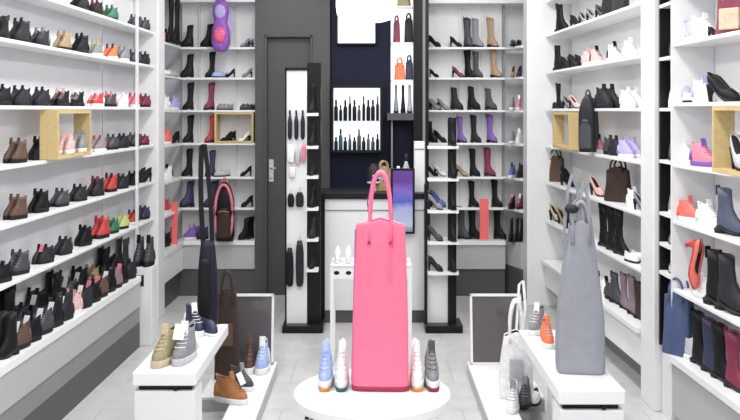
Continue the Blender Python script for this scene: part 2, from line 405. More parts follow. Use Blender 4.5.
def row(side, z, items, shelf, group, pair=True, inset=.055, base=(.80,.74,.80), dirv=-.36, xoff=0):
    items = sorted(items, key=lambda a: a[0])
    for n_, it in enumerate(items, 1):
        s = spec(it); px = it[0]
        y = (y_left if side < 0 else y_right)(px)
        X = (XL if side < 0 else XR)(y)+side*inset+xoff
        y = y*(X/((XL if side<0 else XR)(y)+xoff))**0 if False else F*X/(px-CX)
        sc_ = s.get('scale', 1.0); scl = (base[0]*sc_*s.get('sl',1), base[1]*sc_*s.get('sw',1), base[2]*sc_*s.get('sh',1))
        ang = math.atan2(-1, -side*(-1)*dirv*-1 if False else (-side*dirv)) + s.get('turn', 0)
        look = s['color']+' '+KN[s['kind']][1]
        if s.get('accent'): look = s['color']+' and '+s['accent']+' '+KN[s['kind']][1].split(' ')[-1]
        if s.get('tagc'): look = s['tagc']+'-tagged '+look
        two = s.get('pair', pair); look = look.replace('lace-up ', '') if two else look
        offs = (-.5, .5) if two else (0,)
        for q in offs:
            lx = math.cos(ang+PI/2)*W0*scl[1]*1.12*q; ly = math.sin(ang+PI/2)*W0*scl[1]*1.12*q
            dy = random.uniform(-.012,.012)
            if two: which = 'left one of %s pair' % ORD[n_]+('' if s.get('accent') and s.get('tagc') else ' from left')
            else: which = '%s from left' % ORD[n_]
            if two and (lx > 0): which = which.replace('left one', 'right one')
            shoe(s['kind'], s['color'], (X+lx, y+ly+dy, z), ang+random.uniform(-.08,.08), '%s, %s, %s' % (look, which, shelf), group,
                 s.get('accent'), s.get('sole'), scl, s.get('tagc') if (not two or lx > 0) else None)
def brow(z, items, shelf, group, ang, base=(.80,.9,1.0), inset=.07, yb=None, s_=None):
    items = sorted(items, key=lambda a: a[0])
    for n_, it in enumerate(items, 1):
        s = spec(it); sc_ = s.get('scale', 1.0); scl = (base[0]*sc_, base[1]*sc_, base[2]*sc_*s.get('sh',1))
        Y = (yb or YB)+inset+s.get('dy',0); X = (it[0]-CX)*Y/F
        look = s['color']+' '+KN[s['kind']][1]
        if s.get('accent'): look = s['color']+' and '+s['accent']+' '+KN[s['kind']][1].split(' ')[-1]
        if s.get('tagc'): look += ' with '+s['tagc']+' tag'
        offs = (-.5,.5) if s.get('pair') else (0,)
        for q in offs:
            which = '%s from left' % ORD[n_]
            if s.get('pair'): which = ('front' if q < 0 else 'rear')+' one of %s pair from left' % ORD[n_]
            shoe(s['kind'], s['color'], (X+.02*q, Y+.075*q, z), ang+s.get('turn',0)+random.uniform(-.15,.15), '%s, %s, %s' % (look, which, shelf), group, s.get('accent'), s.get('sole'), scl, s.get('tagc'))
K='black'; CH='charcoal'; DG='dark grey'; G='grey'
S='sneaker'; HK='hiker'; A='ankle'; B='boot'; P='pump'; FL='flat'
LG = 'shoe pairs along the left wall shelves'
row(-1, 2.055, [(79,S,K),(95,S,K,dict(accent='maroon')),(110,S,'green'),(134,S,DG)], "left wall's top shelf", LG)
row(-1, 1.815, [(0,A,K,dict(scale=.75)),(18,HK,CH),(40,S,CH,dict(accent='grey')),(62,HK,'tan',dict(scale=.9)),(80,HK,K),(95,S,'grey',dict(accent='lime')),(110,S,'orange',dict(accent=DG)),(122,S,G),(133,S,DG)], "left wall's second shelf", LG)
row(-1, 1.52, [(0,S,K),(19,S,CH),(39,S,CH),(60,S,K,dict(accent='pale pink')),(76,S,K,dict(accent='white')),(95,S,'red',dict(accent='white')),(109,S,DG,dict(accent='pink')),(121,S,'white'),(133,S,'pink',dict(accent='red'))], "left wall's third shelf", LG)
row(-1, 1.255, [(16,HK,'brown'),(38,HK,K),(97,S,G,dict(accent='red')),(111,S,DG),(122,S,CH),(133,S,DG)], "left wall's fourth shelf", LG)
row(-1, .995, [(15,HK,'brown'),(38,HK,K),(60,S,DG),(78,S,CH),(96,HK,CH,dict(accent='maroon')),(110,HK,'red',dict(accent=CH)),(121,S,CH),(132,S,K)], "left wall's fifth shelf", LG)
row(-1, .735, [(0,S,K),(17,HK,DG),(43,S,CH,dict(tagc='pink')),(63,S,CH),(83,HK,K),(100,HK,'red',dict(scale=1.15)),(111,S,'green'),(121,S,'lime'),(132,S,'red',dict(accent=DG))], "left wall's sixth shelf", LG)
DK = 'shoes crowded on the left base shelf'
row(-1, .45, [(px, k, c, o) for px, k, c, o in [
   (4,A,K,{}),(16,S,'brown',dict(tagc='white')),(28,S,K,dict(tagc='white')),(40,S,DG,dict(tagc='white')),(51,HK,K,dict(tagc='white')),(61,HK,CH,dict(tagc='white')),
   (71,S,'pale pink',{}),(80,S,CH,dict(tagc='white')),(89,S,K,dict(tagc='pink')),(97,S,'brown',dict(tagc='pink')),(105,HK,K,dict(tagc='white')),(112,S,'mauve',dict(tagc='white')),(119,S,K,dict(tagc='pink')),(126,S,CH,{})]],
   "left base shelf's front row", DK, inset=-.03, base=(.9,.95,1.05))
row(-1, .45, [(px, k, c, o) for px, k, c, o in [
   (2,B,K,dict(sh=.85)),(18,S,CH,{}),(34,HK,K,dict(tagc='white')),(50,A,K,{}),(66,S,DG,dict(tagc='white')),(78,HK,K,dict(tagc='white')),(90,S,'tan',{}),(101,A,K,{}),(111,S,CH,{}),(120,A,DG,{})]],
   "left base shelf's back row", DK, inset=.10, base=(.9,.95,1.1))
L2 = 'shoes in the narrow left shelving bay'
for z, k, c, o, nm in [(2.055,S,DG,{},'top'),(1.815,S,CH,{},'second'),(1.52,S,'maroon',{},'third'),(1.255,S,'maroon',dict(scale=.8),'fourth'),(.995,P,K,dict(scale=1.3),'fifth'),(.735,S,'navy',{},'sixth')]:
    row(-1, z, [(143,k,c,o)], "narrow left bay's %s shelf" % nm, L2)
for i, (x, y) in enumerate([(-1.50,5.80),(-1.435,5.79)]):
    shoe(HK, DG, (x,y,.50), -PI/2-.1, 'dark grey walking shoe standing on the white end box, %s one' % ('left','right')[i], 'shoes on the white end box', 'black', scale=(1.1,1.25,1.35))
L3 = 'shoes on the left corner shelves'
for z, its, nm in [(2.008,[(166,S,'pink',dict(accent=K))],'top'),(1.762,[(165,FL,'white'),(173,FL,'light grey')],'second'),(1.5,[(165,S,'white'),(174,S,'lilac')],'third'),
                   (1.234,[(166,S,'coral'),(175,P,K)],'fourth'),(.96,[(167,S,'white',dict(accent=K))],'fifth'),(.71,[(164,S,'red')],'sixth'),(.45,[(164,S,K),(172,S,DG)],'base')]:
    row(-1, z, its, "left corner unit's %s shelf" % nm, L3, pair=False, base=(1.0,1.2,1.0))
# back wall, left of the door
BL = 'shoes on the back shelves left of the door'
al = PI+.35
rows = [
 (2.008,'top',[(187,A,K,dict(scale=1.05)),(207,A,K,dict(scale=1.1)),(247,P,G,dict(scale=.8,pair=True))]),
 (1.762,'second',[(187,A,K,dict(scale=1.1)),(210,B,K,dict(scale=.85)),(220,FL,'pale blue',dict(pair=True)),(230,P,K,dict(scale=.8)),(247,P,G,dict(scale=.85))]),
 (1.5,'third',[(188,B,K,dict(scale=.9)),(209,B,'maroon',dict(scale=.9,sole=K)),(225,FL,G,dict(pair=True)),(248,FL,DG,dict(accent='white',pair=True))]),
 (1.234,'fourth',[(188,B,K,dict(scale=.9)),(210,B,'red',dict(scale=.9)),(228,P,K,dict(pair=True)),(246,P,'white',dict(accent=K,pair=True))]),
 (.96,'fifth',[(187,B,K,dict(scale=.9)),(210,B,'navy',dict(scale=.85)),(222,FL,'light grey',dict(pair=True)),(246,P,K,dict(scale=.9))]),
 (.71,'sixth',[(187,A,'navy',dict(scale=1.2)),(211,A,'navy',dict(scale=1.2)),(247,P,K,dict(accent='red'))]),
 (.45,'base',[(192,S,'purple',dict(pair=True)),(202,S,'navy'),(246,A,K,dict(pair=True))])]
for z, nm, its in rows: brow(z, its, "back left %s shelf" % nm, BL, al)
# back wall, right of the counter
BR = 'shoes on the back shelves right of the counter'
ar = -.35
rows = [
 (2.008,'top',[(434,P,K,dict(scale=1.15)),(456,P,K,dict(scale=1.0)),(470,B,DG,dict(scale=1.0,dy=.045)),(478,B,G,dict(scale=.95,dy=-.015)),(493,B,'tan',dict(scale=.98))]),
 (1.762,'second',[(434,P,K,dict(scale=.8)),(458,P,'maroon',dict(accent=K)),(470,B,K,dict(scale=.95,dy=.045)),(478,B,DG,dict(scale=.85,dy=-.015)),(496,B,'tan',dict(scale=.95))]),
 (1.5,'third',[(435,P,G,dict(pair=True)),(443,P,'grey'),(457,A,CH,dict(scale=1.05)),(474,A,K,dict(accent='white',scale=1.1)),(491,A,DG,dict(scale=1.0))]),
 (1.234,'fourth',[(432,A,K),(440,P,K,dict(scale=1.1)),(462,B,'purple',dict(scale=.85)),(476,B,CH,dict(scale=.9)),(492,B,'purple',dict(accent=K,scale=.92))]),
 (.96,'fifth',[(432,P,K),(440,P,'white'),(462,P,'tan'),(475,B,K,dict(scale=.9)),(490,B,'maroon',dict(scale=.93))]),
 (.71,'sixth',[(438,P,'blue',dict(scale=1.4)),(474,B,K,dict(scale=.85)),(497,B,K,dict(tagc='white',scale=.9))]),
 (.45,'base',[(464,B,DG,dict(scale=1.05)),(475,B,K,dict(scale=1.05)),(500,B,K,dict(scale=1.05))])]
for z, nm, its in rows: brow(z, its, "back right %s shelf" % nm, BR, ar)
CR = 'shoes on the right corner shelves'
rows = [(2.008,'top',[(513,FL,DG),(519,FL,K)]),(1.762,'second',[(513,P,'tan'),(519,P,DG)]),(1.5,'third',[(512,S,G),(519,S,'pink',dict(accent='white'))]),
        (1.234,'fourth',[(512,S,G),(519,S,'white')]),(.96,'fifth',[(512,S,'blue',dict(accent=K)),(520,S,CH)]),(.71,'sixth',[(512,S,K,dict(accent='pink')),(520,S,'maroon',dict(accent='white'))]),
        (.45,'base',[(511,A,K),(516,A,CH),(521,A,K)])]
for z, nm, its in rows: brow(z, its, "right corner unit's %s shelf" % nm, CR, -PI/2-.5, yb=7.13, inset=.06, base=(.8,.8,1))
# right wall, far unit
RG = 'shoes along the far right wall shelves'
row(1, 2.07, [(562,A,K,dict(scale=1.2)),(576,P,K),(584,P,G),(592,P,G),(601,P,DG)], "far right wall's top shelf", RG, pair=False, base=(1.0,1.0,1))
row(1, 1.79, [(550,B,K,dict(scale=.95)),(560,A,K,dict(accent='white',scale=1.1)),(569,P,K,dict(pair=True)),(577,P,K,dict(pair=True)),(588,S,'pale pink'),(596,S,'pale pink',dict(accent=K)),(614,S,'white',dict(accent=K)),(630,S,'white')], "far right wall's second shelf", RG, pair=False, base=(1.0,1.1,1))
row(1, 1.51, [(552,A,K),(560,B,K,dict(scale=.75)),(568,P,G),(575,P,'pale pink'),(608,S,CH,dict(pair=True,scale=1.25)),(632,S,'white',dict(pair=True))], "far right wall's third shelf", RG, pair=False, base=(1.0,1.0,1))
row(1, 1.23, [(551,A,K,dict(accent='white',scale=.95)),(599,S,'pink',dict(accent=K)),(610,S,DG),(616,S,CH),(630,S,'lilac',dict(pair=True))], "far right wall's fourth shelf", RG, pair=False, base=(1.0,1.0,1))
row(1, .955, [(568,P,K,dict(scale=1.4)),(597,P,'pale pink',dict(accent=K,scale=1.3)),(634,S,'white'),(641,P,G)], "far right wall's fifth shelf", RG, pair=False, base=(1.0,1.0,1))
row(1, .66, [(547,B,K,dict(scale=.9)),(556,P,'beige',dict(scale=1.3)),(563,P,'tan',dict(scale=1.2)),(572,A,K),(606,B,K,dict(scale=1.05)),(614,B,K,dict(scale=1.05)),(622,B,K,dict(scale=1.05)),(635,FL,'white',dict(pair=True))], "far right wall's sixth shelf", RG, pair=False, base=(1.0,1.0,1))
row(1, .36, [(598,S,G,dict(accent=K)),(606,S,'white',dict(accent=K)),(612,S,DG),(618,A,DG),(626,B,'mauve',dict(scale=.8)),(634,B,'mauve',dict(scale=.85)),(641,B,'dark brown',dict(scale=.8))], "far right wall's base shelf", RG, pair=False, base=(1.0,1.1,1))
# right wall, near unit
RN = 'shoes along the near right wall shelves'
nb = (1.15,1.2,1.0)
row(1, 1.817, [(694,S,'lilac',dict(accent='white')),(704,S,'white'),(715,P,K,dict(scale=.55))], "near right wall's top shelf", RN, pair=False, base=nb)
row(1, 1.534, [(684,S,'lilac',dict(accent='white')),(694,FL,'white'),(704,S,'white',dict(accent='lilac')),(724,P,K,dict(scale=1.35))], "near right wall's second shelf", RN, pair=False, base=nb)
row(1, 1.246, [(687,S,'white',dict(scale=.95)),(702,S,'pink',dict(accent='purple',sole='purple',scale=1.05))], "near right wall's third shelf", RN, pair=False, base=nb)
row(1, .978, [(690,S,'coral',dict(scale=1.0)),(709,S,'white',dict(scale=1.05)),(731,A,'slate blue',dict(scale=1.1))], "near right wall's fourth shelf", RN, pair=False, base=nb)
row(1, .655, [(704,S,'white',dict(scale=1.1)),(722,A,K,dict(scale=1.35)),(735,A,CH,dict(scale=1.35))], "near right wall's fifth shelf", RN, pair=False, base=nb)
row(1, .34, [(662,S,'white'),(686,S,'white',dict(accent=G)),(694,S,'light grey'),(702,B,K,dict(scale=.95)),(713,B,'navy',dict(scale=.95)),(724,B,K,dict(scale=.95,accent='maroon')),(737,B,'maroon',dict(scale=.95))], "near right wall's base shelf", RN, pair=False, base=nb, inset=.06)
for z, k, c, nm in [(2.017,S,K,'top'),(1.758,P,DG,'second'),(1.51,S,'white','third'),(1.256,S,DG,'fourth'),(1.0,S,G,'fifth'),(.85,FL,G,'sixth'),(.71,FL,'light grey','lowest')]:
    shoe(k, c, (1.455, 4.372, z), -PI/2-.2, "%s %s on the black strip's %s white shelf" % (c, KN[k][1], nm), 'shoes in the black shelving strip', scale=(.7,.6,.75))

# ------------------------------------------------------------------ wooden display boxes
def wood_box(label, side, xf, y0, y1, z0, z1, depth):
    t = empty('display_box', (xf+side*depth/2, (y0+y1)/2, z0), 0, label, 'display box'); hy = (y1-y0)/2; hd = depth/2; h = z1-z0; th = .018
    MB().box(-hd,hd,-hy,hy,0,th).build('bottom_board', M_wood, t); MB().box(-hd,hd,-hy,hy,h-th,h).build('top_board', M_wood, t)
    for s in (-1,1): MB().box(-hd,hd,min(s*hy,s*(hy-th)),max(s*hy,s*(hy-th)),th,h-th).build('side_board', M_wood, t)
    return t
wood_box('pale wooden display box built into the left wall shelves', -1, -1.535, 4.40, 4.92, 1.257, 1.500, .09)
for px, c, n_ in ((65,'pale pink','left'),(78,'grey','right')):
    y = F*1.57/(CX-px)
    for q in (0,1):
        shoe(S, c, (-1.575-.012+q*.036, y+.01, 1.275), -PI/2, '%s sneaker, %s one of the %s pair inside the left wooden box' % (c, ('left','right')[q], n_), 'sneakers in the left wooden box', scale=(.78,.85,.98))
wood_box('large pale wooden display box on the near right shelves', 1, 1.375, 3.22, 3.64, 1.25, 1.516, .085)
shoe(P, 'light grey', (1.415,3.47,1.268), -PI/2-.1, 'grey and white high heel inside the near right wooden box', 'heels in the near right box', 'black', 'black', (1.3,1.3,1.5))
shoe(P, K, (1.445,3.40,1.268), -PI/2-.1, 'black high heel behind the grey heel inside the near right box', 'heels in the near right box', None, 'black', (1.3,1.3,1.5))
yy = y_right(562)
wood_box('small pale wooden box on the far right shelves, left of the dark backpack', 1, XR(6.3)-.05, 5.92, 6.45, 1.235, 1.485, .08)
for i, (y, c) in enumerate([(6.3,K),(6.18,DG),(6.08,'white')]):
    shoe(S, c, (XR(y)+.07,y,1.232), -PI/2-.2, '%s sneaker inside the small far right wooden box' % c, 'sneakers in the far right box', 'white' if c != 'white' else K, scale=(.9,1,.9))
t = empty('display_box', (xb(234),YB+.08,1.236), 0, 'pale yellow wooden frame box on the back left shelves', 'display box'); hw = (xb(253.5)-xb(214.5))/2
MB().box(-hw,hw,-.085,.09,0,.014).build('bottom_board', M_wood, t); MB().box(-hw,hw,-.085,.09,.23,.244).build('top_board', M_wood, t)
MB().box(-hw,-hw+.016,-.085,.09,.014,.23).build('side_board', M_wood, t); MB().box(hw-.016,hw,-.085,.09,.014,.23).build('side_board', M_wood, t)

# ================================================================== BAGS
def arc(x0, x1, y, z0, h, n=14, sq=1.0):
    return [(x0+(x1-x0)*(.5-.5*math.cos(PI*k/n)), y, z0+h*(math.sin(PI*k/n)**sq)) for k in range(n+1)]
def tote(name, label, loc, rz, w0, w1, dp, h, m, hh, cat='bag', hw=.5, handle_m=None, lining=None, handle_r=.008, base_m=None, sag=0.0, group=None):
    t = empty(name, loc, rz, label, cat, group)
    rings = []
    for u in (0,.012,.03,.08,.2,.35,.5,.65,.8,.92,.985,1.0):
        ww = w0+(w1-w0)*u; e = .93 if u == 0 else (.985 if u == .012 else 1)
        dd = dp*(1-.35*u)*(1-.0*u); bul = 1+sag*math.sin(PI*min(1,u*1.1))
        ring_ = rrect(ww/2*e*bul, dd/2*e, h*u, n=32, p=.38)
        ring_ = [(x, y+.004*math.sin(x*90+u*4)*(1 if u > .05 else 0), z+(.012*math.cos(x/ww*PI*2)-.0 if u > .9 else 0)*(u-.9)*10) for x,y,z in ring_]
        rings.append(ring_)
    inn = [(x*.94,y*.85,z-.004) for x,y,z in rings[-1]]; inn2 = [(x*.9,y*.7,z-.06) for x,y,z in rings[-1]]
    MB().loft(rings+[inn], cap1=False).build('body', m, t, smooth=True)
    MB().loft([inn2, inn][::1], cap0=True, cap1=False).build('lining', lining or M_lining, t, smooth=True)
    for s in (-1,1):
        pts = [(-hw*w1*.5, s*dp*.36, h*.86)]+arc(-hw*w1*.5*.96, hw*w1*.5*.96, s*dp*.28, h*.97, hh, sq=.8)+[(hw*w1*.5, s*dp*.36, h*.86)]
        MB().tube(pts, handle_r).build('handle', handle_m or m, t, smooth=True)
    if base_m:
        MB().loft([rrect(w0/2*.95,dp/2*.95,.0,n=32,p=.38), rrect(w0/2*1.012,dp/2*1.02,.004,n=32,p=.38), rrect(w0/2*1.012,dp/2*1.02,.020,n=32,p=.38)]).build('base', base_m, t, smooth=True)
    return t
def backpack(name, label, loc, rz, w_, d_, h, m, pocket_m, strap_m=None, strap=True, group=None, piping=None):
    t = empty(name, loc, rz, label, 'backpack', group); sm2 = strap_m or m
    rings = []
    for k in range(11):
        u = k/10; e = (1-(max(0,u-.55)/.45)**2.6*.75)*(1 if u > .04 else .9); rings.append(rrect(w_/2*e, d_/2*e**.8, h*u*(1 if u<1 else .995), n=24, p=.6))
    MB().loft(rings).build('body', m, t, smooth=True)
    pr = [rrect(w_/2*.78*(1-(max(0,u-.5)/.5)**2.5*.6), d_*.2, h*(.06+.5*u), n=20, p=.6, cy=-d_*.42) for u in (0,.05,.3,.5,.7,.85,.95,1)]
    p = MB().loft(pr).build('front_pocket', pocket_m, t, smooth=True)
    MB().tube([(-w_*.3,-d_*.62,h*.50),(0,-d_*.63,h*.52),(w_*.3,-d_*.62,h*.50)], .003).build('zip', sm2, p, smooth=True)
    if piping:
        pts = [(w_*.47*math.cos(a), -d_*.42, h*.46+h*.50*math.sin(a)) for a in [PI*(-.25+1.5*k/20) for k in range(21)]]
        MB().tube(pts, .012).build('trim_band', piping, t, smooth=True)
    MB().tube(arc(-w_*.14,w_*.14,0,h*.96,h*.11), .005).build('handle', sm2, t, smooth=True)
    if strap:
        for s in (-1,1): MB().strap([(s*w_*.2,d_*.3,h*.93),(s*w_*.3,d_*.62,h*.75),(s*w_*.36,d_*.66,h*.4),(s*w_*.38,d_*.45,h*.1)], (w_*.14,0,0), .006).build('strap', sm2, t)
    return t
# ------------------------------------------------------------------ round table and pink tote
TY, TZ, TR = 3.375, .45, .294
t = empty('round_table', (0, TY, 0), 0, 'low round white display table in the middle aisle under the pink tote', 'table')
MB().lathe([(TR-.02,TZ-.045),(TR-.006,TZ-.042),(TR,TZ-.034),(TR,TZ-.008),(TR-.006,TZ-.001),(TR-.012,TZ)], 64).build('tabletop', M_shelf, t, smooth=False)
MB().lathe([(.035,.02),(.035,TZ-.045)], 24).build('pedestal', M_white, t, smooth=True)
MB().lathe([(.04,.235),(.30,.235),(.30,.25),(.04,.25)], 48).build('lower_shelf', M_shelf, t)
MB().lathe([(.2,0),(.2,.012),(.05,.025)], 40).build('base_plate', M_white, t)
M_pink = mat('pink_leather', (.95,.17,.29), 0.42, noise=.05, scale=25, bump=.08)
M_pinkd = mat('dark_pink_leather', (.33,.015,.06), 0.45, noise=.06)
PB = (xb(372), 0)
pt = tote('tote_bag', 'tall bright pink leather tote bag standing on the round white table', ((380.5-CX)/264, 3.40, TZ), -.04, .214, .186, .10, .63, M_pink, .205, hw=.44, lining=cm('purple'), handle_r=.0075, base_m=M_pinkd, sag=.02)
for x in (-.042,.038):
    k = MB().lathe([(.006,0),(.006,.003),(.004,.005)], 12).build('rivet', M_pinkd, pt); k.location = (x, -.0405, .555); k.rotation_euler = (PI/2,0,0)
for x in (-.042,.038):
    MB().strap([(x,-.0345,.615),(x-.001,-.0375,.5),(x-.002,-.0425,.40)], (.005,0,0), .003).build('seam', M_pink, pt)
MB().strap([(-.035,.0,.58),(-.05,.01,.70),(-.03,.02,.80),(.02,.02,.78)], (0,.02,.004), .004).build('shoulder_strap', cm('purple'), pt)
MB().strap([(-.108,-.01,.03),(-.1015,-.008,.3),(-.0945,-.006,.6)], (0,.03,0), .004).build('gusset', mat('mauve_leather',(.42,.17,.45),.5), pt)
# shoes on the round table
FG = 'sneakers around the pink tote'
for (px, yb_, c, o, lb) in [(324,393,'pale blue',dict(sole='white',accent='pale blue',out='gum'),'pale blue sneaker with gum sole left of the pink tote, outermost'),
                   (341,393,'white',dict(sole='white',accent='white',out='teal'),'white sneaker with dark teal sole tip just left of the pink tote'),
                   (418,393,'white',dict(sole='white',accent='white',out='gum'),'white sneaker with orange gum sole just right of the pink tote'),
                   (434,393,'grey',dict(sole='white',accent='dark grey',out='maroon'),'grey sneaker with dark red sole right of the pink tote, outermost')]:
    s_ = (yb_-HY)/1.05; y = F/s_; X = (px-CX)/s_
    r = shoe(S, c, (X, y+.125, TZ+.010), -PI/2, lb, FG, o['accent'], o['sole'], (1.75,1.18,1.28))
    # coloured outsole, thickest under the toe
    m = MB().loft([ring(.02,.985,.44,-.0078), ring(.0,1.01,.50,-.004), ring(.0,1.01,.52,.0045)])
    m.build('outsole', cm(o['out']), r, smooth=True)
    m = MB().loft([ring(.80,1.018,.38,-.0078), ring(.78,1.024,.42,.0), ring(.80,1.022,.42,.003)])
    m.build('toe_bumper', cm(o['out']), r, smooth=True)
shoe(S, K, (-.235, 3.36, .25), -PI/2-.6, 'black and white sneaker on the lower tier of the round table, at left', None, 'white', 'white', (1.1,1.2,1.25))

# ------------------------------------------------------------------ white nest table behind
SN = 168.0; YN = F/SN
def pn(px): return (px-CX)/SN
t = empty('display_table', ((pn(330)+pn(412))/2, YN+.12, 0), 0, 'small white display table with thin legs behind the pink tote', 'table')
hw = (pn(412)-pn(330))/2; zt = 1.5-(264-HY)/SN
MB().box(-hw,hw,-.12,.12,zt-.02,zt).build('tabletop', M_shelf, t, bevel=.008)
a = MB().box(-hw+.01,hw-.01,-.115,-.10,zt-.088,zt-.02).build('apron', M_white, t)
for x in (pn(336.5), pn(348.5)):
    xx = x-t.location.x
    MB().loft([[(xx+.017*math.cos(k*PI/8), -.1155, zt-.054+.012*math.sin(k*PI/8)) for k in range(16)][::-1], [(xx+.017*math.cos(k*PI/8), -.110, zt-.054+.012*math.sin(k*PI/8)) for k in range(16)][::-1]]).build('slot', M_black, a)
for x in (-hw+.012, hw-.012):
    for y in (-.108,.108): MB().box(x-.011,x+.011,y-.011,y+.011,0,zt-.02).build('leg', M_white, t)
for i, px in enumerate((337,348,404)):
    shoe(FL, 'white', (pn(px), YN+.08, zt), -PI/2, 'white flat shoe on the small white table behind the pink tote, %s from left' % ORD[i+1], 'white flats on the display table', None, 'white', (1.2,.9,1.6))

# ------------------------------------------------------------------ left low table, platform, mirror
def low_table(label, side, x0, x1, y0, y1):
    t = empty('display_table', ((x0+x1)/2, (y0+y1)/2, 0), 0, label, 'table'); hx_, hy_ = (x1-x0)/2, (y1-y0)/2
    MB().box(-hx_,hx_,-hy_,hy_,.395,.45).build('tabletop', M_shelf, t, bevel=.006)
    MB().box(-hx_+.02,hx_-.02,-hy_+.03,hy_-.03,.372,.395).build('shadow_gap', M_black, t)
    MB().box(-hx_+.005,hx_-.003,-hy_+.01,-hy_+.15,0,.372).build('leg_panel', M_white, t, bevel=.004)
    o = .12 if side < 0 else 0; q = .12 if side > 0 else 0
    MB().box(-hx_+.005+q,hx_-.003-o,hy_-.20,hy_-.06,0,.372).build('leg_panel', M_white, t, bevel=.004)
    k = MB().lathe([(.009,0),(.009,.028)], 14).build('knob', M_black, t); k.location = (.045,-hy_+.032,.384); k.rotation_euler = (PI/2,0,0)
    return t
low_table('low white table on the left carrying the olive and grey sneakers', -1, -.96, -.705, 3.6, 4.42)
low_table('low white table on the right carrying the big grey tote', 1, .70, .95, 3.37, 4.30)
def platform(label, side):
    t = empty('floor_platform', (side*.62, 4.4, 0), 0, label, 'platform')
    pts = [(.54,3.4),(.694,3.4),(.694,4.48),(.86,4.48),(.86,5.12),(.54,5.12)]
    pts = [((x-.62)*side, y-4.4) for x, y in pts]
    if side < 0: pts = pts[::-1]
    MB().prism(pts, 0, .055).build('base', M_fascia, t); MB().prism(pts, .055, .07).build('top_board', M_white, t, bevel=.003)
    return t
platform('low grey-white floor platform left of the aisle under the tan shoe', -1)
platform('low grey-white floor platform right of the aisle under the white handbag', 1)
def foot_mirror(label, side):
    t = empty('foot_mirror', (side*.70, 5.06, .07), 0, label, 'mirror'); hw = .145; h = .39
    tilt = .13
    fr = MB().box(-hw,-hw+.012,-.012,.012,0,h).box(hw-.012,hw,-.012,.012,0,h).box(-hw,hw,-.012,.012,h-.014,h).box(-hw,hw,-.012,.012,0,.012)
    o = fr.build('frame', M_white, t); o.rotation_euler = (-tilt,0,0)
    o = MB().box(-hw+.012,hw-.012,-.006,.008,.012,h-.014).build('mirror_glass', M_mirror, t); o.rotation_euler = (-tilt,0,0)
    return t
foot_mirror('low dark foot mirror in white frame on the left floor platform', -1)
foot_mirror('low dark foot mirror in white frame on the right floor platform', 1)
# shoes on the left table
def on(px, py, z):      # ground point seen at a pixel on a level surface
    s_ = (py-HY)/(H-z); return ((px-CX)/s_, F/s_, z)
def put(kind, color, px, py, z, ang, label, scale, accent=None, sole=None, tagc=None, group=None, back=.08):
    x, y, _ = on(px, py, z)
    return shoe(kind, color, (x, y+back, z), ang, label, group, accent, sole, scale, tagc)
put(S, 'olive', 160, 369, .45, -PI/2-.22, 'olive canvas sneaker at the left table front, beside the grey one', (1.55,1.55,1.35), 'beige', 'beige', back=.10)
put(S, 'grey', 180, 367, .45, -PI/2-.18, 'grey canvas sneaker with white tag on the left table', (1.55,1.55,1.38), 'white', 'light grey', 'white', back=.10)
put(S, 'navy', 190, 338, .45, -PI/2+.6, 'navy sneaker behind the grey canvas one on the left table', (1.3,1.3,1.2), 'white', 'white', back=.09)
put(FL, 'navy', 203, 338, .45, -PI/2+.7, 'navy slip-on shoe at the right edge of the left table', (1.3,1.4,1.3), None, 'white', back=.09)
put(S, 'cognac', 230, 404, .07, -.42, 'tan leather sneaker with white sole and tag on the left platform', (1.42,1.5,1.25), 'cognac', 'white', 'white', back=.03)
put(S, 'dark grey', 240, 392, .07, -.55, 'dark grey sneaker right behind the tan leather one on the platform', (1.15,1.4,1.1), 'grey', 'white', back=.05)
put(HK, 'brown', 249, 373, .07, -PI/2, 'brown boot before the left foot mirror, left of the blue sneaker', (1.1,1.3,1.4), None, 'white', back=.03)
put(S, 'pale blue', 262, 373, .07, -PI/2-.1, 'pale blue sneaker standing before the left foot mirror', (1.2,1.6,1.6), 'white', 'white', back=.03)
# black shoulder bag with upright straps on the left table
x, y, z = on(207, 326, .45)
t = empty('shoulder_bag', (x, y+.02, .45), .15, 'slim black shoulder bag with long upright straps on left table', 'bag')
s_ = F/y; hb = 85/s_
MB().loft([rrect(.047*e, .04*e2, hb*u, n=24, p=.55) for u, e, e2 in ((0,.9,.9),(.03,1.05,1),(.3,1.08,1),(.7,.95,.85),(.93,.75,.6),(1,.6,.4))]).build('body', cm('ink'), t, smooth=True)
MB().loft([rrect(.030*e, .012, hb*(.08+.72*u), n=20, p=.55, cy=-.036, cx=-.012) for u, e in ((0,.9),(.05,1.0),(.6,1),(.9,.85),(1,.5))]).build('front_pocket', cm('black'), t, smooth=True)
MB().strap([(-.02,0,hb*.9),(-.03,0,hb+.12),(-.034,0,hb+.28),(-.030,0,hb+.46),(-.018,.0,hb+.47)], (.024,0,0), .006).build('strap', cm('black'), t)
MB().strap([(.022,0,hb*.92),(.016,0,hb+.15),(-.002,0,hb+.36),(-.016,0,hb+.47)], (.022,0,0), .006).build('strap', cm('black'), t)
# brown bag on the platform
t = tote('handbag', 'tall dark brown bag between left table and left foot mirror', ((228-CX)/186, F/186-.03, .07), .15, .135, .10, .09, .46, soft('dark brown'), .12, hw=.6, handle_r=.007, sag=.06)
MB().box(-.03,.03,-.048,-.040,.18,.30).build('outer_pocket', soft('brown'), t)

